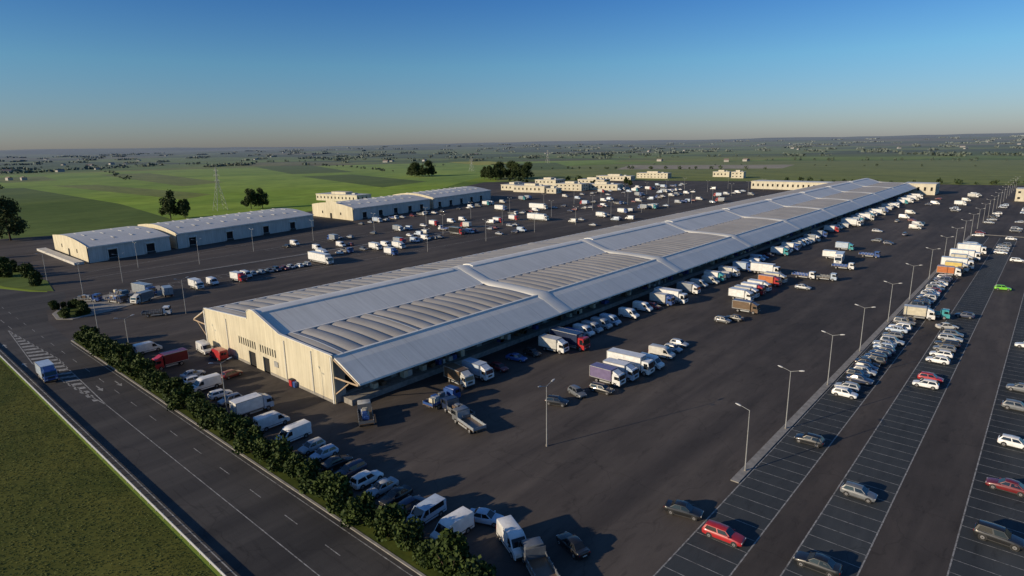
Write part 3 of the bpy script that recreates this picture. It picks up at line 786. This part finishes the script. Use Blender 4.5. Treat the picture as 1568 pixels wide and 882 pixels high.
V('sedan',-15,171,30,'dirtywhite'); V('hatch',-8,226,10,'green'); V('wagon',-7,281,0,'white'); V('hatch',-2,262,0,'silver')
for y in range(185,330,7):
    if random.random()<.2: rcar(-13,y,0)
for y in range(120,330,5):
    if random.random()<.08: rcar(0,y,0)
for y in range(330,540,5):
    if random.random()<.5: rcar(random.choice([-24,-12]),y,0)
V('load',-80.5,54.0,150,'grey','dirtywhite'); 
V('truck',-80,75,-5,'brown','dirtywhite'); V('truck',-79.5,79.5,0,'bluewhite','white'); V('hatch',-79,85,0,'darkred'); V('sedan',-80,91.5,10,'blue'); V('hatch',-79.5,96,0,'black')
V('truck',-77.5,101,0,'dirtywhite','white'); V('bigtruck',-76.5,105.5,0,'navy','red'); V('van',-79,110.5,0,'blue')
for y in (114.5,118,122,126): V('van',-79,y,0,random.choice(['silver','bluewhite','white']))
V('van',-78.5,134,0,'white'); V('van',-79,142,0,'white'); V('hatch',-78,146,0,'red')
y=151
while y<560:
    q=random.random()
    if q<.40: V('van',-79.5+random.uniform(-1,1.5),y,random.choice([0,0,180]),random.choice(['white','dirtywhite','silver','bluewhite','dirtywhite']))
    elif q<.66: V('truck',-79+random.uniform(-1,1.5),y,0,random.choice(['white','dirtywhite','bluewhite','tarp']),random.choice(['white','teal','white','blue','red']))
    elif q<.84: V('hatch',-80.5,y,0,random.choice(['darkred','silver','black','blue']))
    elif q<.91: V('bigtruck',-77.5,y,0,'white',random.choice(['white','dirtywhite']))
    y+=random.uniform(3.4,7)
V('hatch',-60,79,20,'black'); V('hatch',-59.6,84.5,-20,'grey'); V('wagon',-57,88.5,5,'black'); V('truck',-58.5,92.8,0,'purple','white'); V('truck',-58,96.6,0,'white','bluewhite'); V('bigtruck',-58.5,101,0,'white','white'); V('van',-56.5,105.5,0,'white')
V('van',-57.5,112,5,'dirtywhite'); V('hatch',-57.5,117,0,'silver'); V('hatch',-58,121,0,'silver')
V('load',-75.5,66.5,95,'blue','blue'); V('load',-70,65,170,'grey','navy'); V('flat',-65.5,63,165,'tarp','grey')
V('sedan',-56.5,148,180,'black'); V('hatch',-58,144.5,0,'grey')
V('truck',-57,157,0,'brown','brown')
for y,a in ((169,('truck','white','white')),(173,('truck','dirtywhite','white')),(178,('truck','white','red')),(183,('truck','white','white')),(192,('truck','orange','red')),(197,('truck','cream','dirtywhite'))): V(a[0],-63,y,-3,*a[1:])
V('bigtruck',-70,208,0,'white','white'); V('flat',-58,209,0,'blue','white'); V('sedan',-53.5,193,0,'silver'); V('flat',-52,210,5,'grey','bluewhite'); V('bigtruck',-56,243,-80,'white','white'); V('truck',-60,250,0,'white','white'); V('flat',-52,232,0,'blue','white')
for y in range(262,420,6):
    if random.random()<.5: rany(random.choice([-62,-56,-50])+random.uniform(-1,1),y+random.uniform(-2,2),random.choice([0,0,90]))
for y in range(420,590,7):
    for xx in (-62,-46):
        if random.random()<.4: rany(xx+random.uniform(-2,2),y,0)
V('truck',-146,25.0,0,'bluewhite','blue')
V('van',-137.5,52,0,'white'); V('van',-131,52.2,180,'red'); V('hatch',-118,49,100,'darkred')
V('truck',-206,78,0,'white','white'); V('van',-208,84,0,'white'); V('truck',-206,92,5,'white','red'); V('van',-210,96.5,0,'white')
for y in range(100,122,3): rcar(-212+random.uniform(-.5,.5),y,0)
V('semi',-213,128,0,'white','white')
V('hatch',-160,108,90,'black')
for y in range(136,260,4):
    if random.random()<.55: rany(-224+random.uniform(-1,1),y,0)
V('truck',-221,160,0,'white','white'); V('truck',-215,168,0,'white','white')
V('bigtruck',-226,214,0,'black','red'); 
for y in range(140,560,5):
    for xx in (-188,-206,-240,-262):
        pr_={-188:.14,-206:.28,-240:.34,-262:.34}[xx]
        if random.random()<pr_*(1 if y>190 or xx<-230 else .35): rany(xx+random.uniform(-2.5,2.5),y+random.uniform(-1,1),random.choice([0,0,180]))
V('semi',-228,282,0,'white','white'); V('semi',-268,332,0,'white','white'); V('bigtruck',-285,312,0,'white','blue')
for y in range(205,400,4):
    if random.random()<.5: rany(-300-(y-200)*.14+random.uniform(-2,2),y,0)
for y in range(400,600,5):
    for xx in (-290,-310):
        if random.random()<.3: rany(xx,y,0)
for y in range(142,235,6):
    if random.random()<.3: rcar(-165,y,90)
V('load',-206,55,20,'navy','navy'); V('bigtruck',-210,64,10,'tarp','blue'); V('truck',-200,60,-60,'grey','dirtywhite'); V('load',-214,50,40,'grey','blue'); V('truck',-203,68,170,'tarp','bluewhite'); V('load',-213,58,10,'navy','grey'); V('flat',-180,57,60,'grey','white')

# ------------------------------------------------------------------ street lamps
def lamp_mesh(double=True,h=9.6):
    b=MB(); b.cyl((0,0,0),(0,0,.35),.16,.15,M_kerb,8); b.cyl((0,0,.3),(0,0,h),.095,.05,M_steel,8)
    for s in ((-1,1) if double else (-1,)):
        b.cyl((0,0,h-.05),(s*1.25,0,h+.36),.04,.035,M_steel,6); 
        b.loft([[(s*1.2,-.12,h+.30),(s*1.2,.12,h+.30),(s*1.2,.10,h+.40),(s*1.2,-.10,h+.40)],[(s*1.6,-.16,h+.38),(s*1.6,.16,h+.38),(s*1.6,.12,h+.52),(s*1.6,-.12,h+.52)],[(s*1.95,-.07,h+.46),(s*1.95,.07,h+.46),(s*1.95,.05,h+.53),(s*1.95,-.05,h+.53)]],M_lh,True)
    return b.mesh("lamp",True,40)
LD=lamp_mesh(); LS=lamp_mesh(False,9.0)
for y in (94,117,141,169,197,230,261,289): inst(LD,"street_lamp",(-26.7,y,0))
inst(LS,"street_lamp",(-26.7,77.5,0))
for y in range(318,700,28): inst(LD,"street_lamp",(-26.7,y,0))
for y in range(330,700,40): inst(LD,"street_lamp",(6,y,0))
for x,y in ((-52,66),(-100,40),(-144,39.3),(-168,40),(-176,63),(-228,52),(-262,50),(-262,79),(-237,66),(-250,97),(-262,125)): inst(LD,"street_lamp",(x,y,0),R(random.choice([0,0,90])))
for y in range(158,560,36): inst(LD,"street_lamp",(-268,y,0)); inst(LD,"street_lamp",(-198,y+12,0))
for y in range(210,600,45): inst(LD,"street_lamp",(-232,y,0)); 

# ------------------------------------------------------------------ vegetation
def bush(seed,h=4.0,r=2.3,n=3600):
    c=[]
    k=13
    for i in range(k):
        a=rng.uniform(0,2*math.pi); z=rng.uniform(.18,.8)*h; rr=rng.uniform(.1,.62)*r*(1-.35*z/h); s=rng.uniform(.28,.5)*r
        m=n//k; d=rng.normal(size=(m,3)); d/=np.linalg.norm(d,axis=1)[:,None]
        q=d*(s*rng.uniform(.5,1.15,m)[:,None]); q[:,2]*=1.1
        q+=np.array([rr*math.cos(a),rr*math.sin(a),z]); c.append(q)
    c=np.concatenate(c); c=c[c[:,2]>.1]
    e=MB()
    for i in range(4):
        a=i*1.6+seed; e.cyl((0,0,0),(math.cos(a)*.5*r,math.sin(a)*.5*r,h*.6),.09,.03,M_bark,5)
    return cloudmesh("bush",quadcloud(c,.17),M_leaf,e)
BU=[bush(i) for i in range(7)]
x=-170
i=0
while x<-36:
    big=rng.uniform(.85,1.3) if x>-165 else .7
    inst(BU[i%7],"hedge_bush",(x,36.9+rng.uniform(-.4,.4),.05),rng.uniform(0,6.28),big,big*rng.uniform(.8,1.1)); i+=1
    if rng.random()<.5: inst(BU[(i*3)%7],"hedge_bush",(x+1.6,37.3+rng.uniform(-.5,.5),.05),rng.uniform(0,6.28),rng.uniform(.4,.6))
    x+=rng.uniform(2.9,4.5)*max(.85,big*.95)
for k in range(14): inst(BU[k%7],"hedge_bush",(-197-rng.uniform(0,14),40+rng.uniform(0,6),.1),rng.uniform(0,6.28),rng.uniform(.4,.75))
for k in range(16): inst(BU[k%7],"hedge_bush",(-250-rng.uniform(0,90),40.5+rng.uniform(0,8),.1),rng.uniform(0,6.28),rng.uniform(.6,1.4))
def tree(h,n=5000,spread=.36,leaf=.35,lean=0):
    e=MB(); c=[]
    e.cyl((0,0,0),(.1,0,h*.35),h*.022,h*.016,M_bark,8); e.cyl((.1,0,h*.35),(lean,0,h*.85),h*.016,h*.004,M_bark,6)
    K=18
    for i in range(K):
        a=i*2.4+rng.uniform(-.4,.4); z=h*rng.uniform(.22,.92); t=max(0,(z/h-.3)/.62)
        rr=h*spread*rng.uniform(.3,.8)*(1-.6*t); s=h*rng.uniform(.09,.16)
        p=(rr*math.cos(a),rr*math.sin(a),z); e.cyl((0.05,0,z*.75),p,h*.008,h*.002,M_bark,5)
        m=n//K; d=rng.normal(size=(m,3)); d/=np.linalg.norm(d,axis=1)[:,None]
        q=d*(s*rng.uniform(.35,1.15,m)[:,None])+np.array(p); c.append(q)
    return cloudmesh("tree",quadcloud(np.concatenate(c),leaf),M_leaf2,e)
T1=tree(20);T2=tree(16,4500);T3=tree(14,4000,.42)
for x,y,m,s in ((-403,65,T1,1.2),(-411,58,T2,.8),(-436,155,T2,1.15),(-431,162,T3,1.0),(-453,218,T3,1.2),(-449,225,T2,.95)): inst(m,"tree",(x,y,0),rng.uniform(0,6),s)
for k in range(8): inst([T1,T2,T3][k%3],"tree",(-717+rng.uniform(-22,22),604+rng.uniform(-16,16),0),rng.uniform(0,6),rng.uniform(.9,1.3))
for k in range(14): inst([T1,T2,T3][k%3],"tree",(-545+rng.uniform(-26,36),600+rng.uniform(-24,24),0),rng.uniform(0,6),rng.uniform(.9,1.3))
for k in range(10): inst([T2,T3][k%2],"tree",(-410+rng.uniform(-60,120),560+rng.uniform(-60,30),0),rng.uniform(0,6),rng.uniform(.4,.7))
C=[];S=[]
def clump(x,y,r,h,n):
    z0=hz(x,y); d=rng.normal(size=(n,3)); d/=np.linalg.norm(d,axis=1)[:,None]
    q=d*rng.uniform(.4,1.05,n)[:,None]*np.array([r,r,h/2])+np.array([x,y,z0+h/2]); C.append(q); S.append(np.full(n,max(.5,r*.28)))
def trow(x0,y0,x1,y1,step,h,n,prob=1,jit=3):
    L=math.hypot(x1-x0,y1-y0); k=int(L/step)
    for i in range(k):
        if rng.random()<prob:
            t=i/k; hh=h*rng.uniform(.6,1.25); clump(x0+(x1-x0)*t+rng.normal()*jit,y0+(y1-y0)*t+rng.normal()*jit,hh*.6,hh,n)
trow(-235,698,140,768,7,4.5,50,.6); trow(-520,560,-400,650,7,5,50,.7); trow(20,360,20,740,9,4,40,.4)
trow(-700,880,-300,990,12,5,40,.5,6); trow(-640,1100,100,1180,14,4,30,.2,10); trow(-900,700,-1500,900,14,5,40,.3,8); trow(-1000,160,-1900,130,16,5,30,.3,8); trow(-1100,330,-1900,520,16,6,30,.3,10)
trow(-1000,900,-1700,1400,16,6,30,.3,10); trow(-500,1400,500,1500,15,6,30,.6,12); trow(-1500,1400,-500,1750,15,7,30,.6,16); trow(-2200,300,-1700,1500,15,7,30,.5,20)
for k in range(300):
    r=rng.uniform(1700,6000); a=R(90+41.5)+rng.uniform(-.8,.8); x=r*math.cos(a); y=r*math.sin(a)
    th=noise.noise(Vector((x/600,y/600,4)))*2+2.2
    for j in range(rng.integers(3,12)): clump(x+j*math.cos(th)*15,y+j*math.sin(th)*15,rng.uniform(6,11)*(1+r/7000),rng.uniform(4,7),9)
cc=np.concatenate(C);ss=np.concatenate(S)
me=cloudmesh("distant_trees",quadcloud(cc,ss),M_scrub); o=bpy.data.objects.new("distant_trees",me); scene.collection.objects.link(o)
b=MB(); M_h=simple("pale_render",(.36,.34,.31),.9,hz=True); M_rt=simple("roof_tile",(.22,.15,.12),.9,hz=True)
def house(x,y,w,d,h,a):
    z=hz(x,y); ca,sa=math.cos(a),math.sin(a)
    T=lambda p:(x+p[0]*ca-p[1]*sa,y+p[0]*sa+p[1]*ca,z+p[2])
    v=[(-w,-d,-2),(w,-d,-2),(w,d,-2),(-w,d,-2),(-w,-d,h),(w,-d,h),(w,d,h),(-w,d,h)]
    b.add([T(p) for p in v],[(0,1,5,4),(1,2,6,5),(2,3,7,6),(3,0,4,7)],M_h)
    b.add([T((-w*1.06,-d*1.08,h)),T((w*1.06,-d*1.08,h)),T((w*1.06,0,h+d*.5)),T((-w*1.06,0,h+d*.5)),T((w*1.06,d*1.08,h)),T((-w*1.06,d*1.08,h))],[(0,1,2,3),(3,2,4,5)],M_rt)
for cx,cy,n,sp in ((-1350,190,6,60),(-1700,330,5,100),(-2300,500,4,150),(-1500,1150,3,60),(-2600,1300,3,200),(-1900,2200,4,250),(-900,2500,3,300),(-300,2900,4,350),(-3800,1500,6,500),(-3000,3300,5,600),(-1000,4300,5,700),(-620,1250,3,60)):
    for k in range(n): house(cx+rng.normal()*sp,cy+rng.normal()*sp,rng.uniform(4,9),rng.uniform(3,6),rng.uniform(3,5),rng.uniform(0,3))
b.obj("distant_houses")
def pylon(x,y,h,name="electricity_pylon"):
    b=MB(); 
    def w(z): return 3.4*max(0,1-z/(h*.68))+.55 if z<h*.68 else .55*(1-.6*(z-h*.68)/(h*.32))
    lv=[0,h*.14,h*.26,h*.37,h*.46,h*.54,h*.61,h*.68,h*.76,h*.84,h*.92,h]
    for z0,z1 in zip(lv,lv[1:]):
        a,c=w(z0),w(z1)
        P0=[(-a,-a,z0),(a,-a,z0),(a,a,z0),(-a,a,z0)];P1=[(-c,-c,z1),(c,-c,z1),(c,c,z1),(-c,c,z1)]
        for i in range(4):
            j=(i+1)%4; b.cyl(P0[i],P1[i],.11,.11,M_steel,4); b.cyl(P0[i],P1[j],.05,.05,M_steel,3); b.cyl(P0[j],P1[i],.05,.05,M_steel,3)
            if z1>.5*h: b.cyl(P1[i],P1[j],.045,.045,M_steel,3)
    for z,l in ((h*.70,4.2),(h*.82,4.8),(h*.93,3.6)):
        for s in (-1,1):
            b.cyl((0,.3,z),(s*l,0,z+.2),.07,.05,M_steel,4); b.cyl((0,-.3,z),(s*l,0,z+.2),.07,.05,M_steel,4); b.cyl((0,0,z+1.2),(s*l,0,z+.25),.06,.04,M_steel,4); b.cyl((s*l,0,z+.2),(s*l,0,z-1.1),.07,.07,M_lh,5)
    return b.obj(name,None,False,None,(x,y,0))
pylon(-464,200,31)
pylon(-900,1150,30); pylon(-760,760,22)
n=60000
gx=rng.uniform(-190,-40,n); gy=rng.uniform(-14,21,n); 
cent=np.stack([gx,gy,np.full(n,.03)],1)
q=quadcloud(cent,.10,.4); q[:,2]=np.abs(q[:,2])*.8
me=cloudmesh("grass",q,M_blade); o=bpy.data.objects.new("grass",me); scene.collection.objects.link(o)

# ------------------------------------------------------------------ sky, sun, camera
SE=16.5
sd=Vector((-.38,-.925,0)).normalized()
sunv=Vector((sd.x*math.cos(R(SE)),sd.y*math.cos(R(SE)),math.sin(R(SE))))
w=bpy.data.worlds.new("World"); scene.world=w; w.use_nodes=True; nt=w.node_tree
bg=nt.nodes["Background"]; sky=nt.nodes.new("ShaderNodeTexSky"); sky.sky_type='NISHITA'; sky.sun_disc=False
sky.sun_elevation=R(SE); sky.sun_rotation=math.atan2(sd.x,sd.y)
sky.altitude=100; sky.air_density=1.0; sky.dust_density=.6; sky.ozone_density=3.0
tcw=nt.nodes.new("ShaderNodeTexCoord"); sx=nt.nodes.new("ShaderNodeSeparateXYZ"); nt.links.new(tcw.outputs["Generated"],sx.inputs[0])
tint=ramp(nt,sx.outputs[2],[(0,(.66,.68,.90)),(.045,(.60,.72,.96)),(.117,(.50,.80,1.0)),(.206,(.30,.62,1.0)),(1,(.65,.8,1.0))])
skc=mix(nt,sky.outputs[0],tint,1.0,'MULTIPLY')
nt.links.new(skc,bg.inputs[0]); bg.inputs[1].default_value=.11
sl=bpy.data.lights.new("sun","SUN"); sl.energy=5; sl.angle=R(.5); sl.color=(1,.81,.56)
so=bpy.data.objects.new("sun",sl); scene.collection.objects.link(so); so.rotation_euler=sunv.to_track_quat('Z','Y').to_euler(); so.location=(-100,-100,100)
scene.view_settings.view_transform='Standard'; scene.view_settings.look='None'; scene.view_settings.exposure=0
cam=bpy.data.cameras.new("camera"); co=bpy.data.objects.new("camera",cam); scene.collection.objects.link(co)
cam.sensor_width=36; cam.lens=36*940/1568.; cam.clip_end=40000; cam.clip_start=.5
az=R(41.5);p=math.atan(220/940);r=math.atan(27/1568)
F0=Vector((-math.sin(az)*math.cos(p),math.cos(az)*math.cos(p),-math.sin(p))); R0=Vector((math.cos(az),math.sin(az),0)); U0=R0.cross(F0)
Rc=math.cos(r)*R0-math.sin(r)*U0; Uc=math.sin(r)*R0+math.cos(r)*U0
M=Matrix((Rc,Uc,-F0)).transposed().to_4x4(); M.translation=Vector((0,0,H)); co.matrix_world=M
scene.camera=co
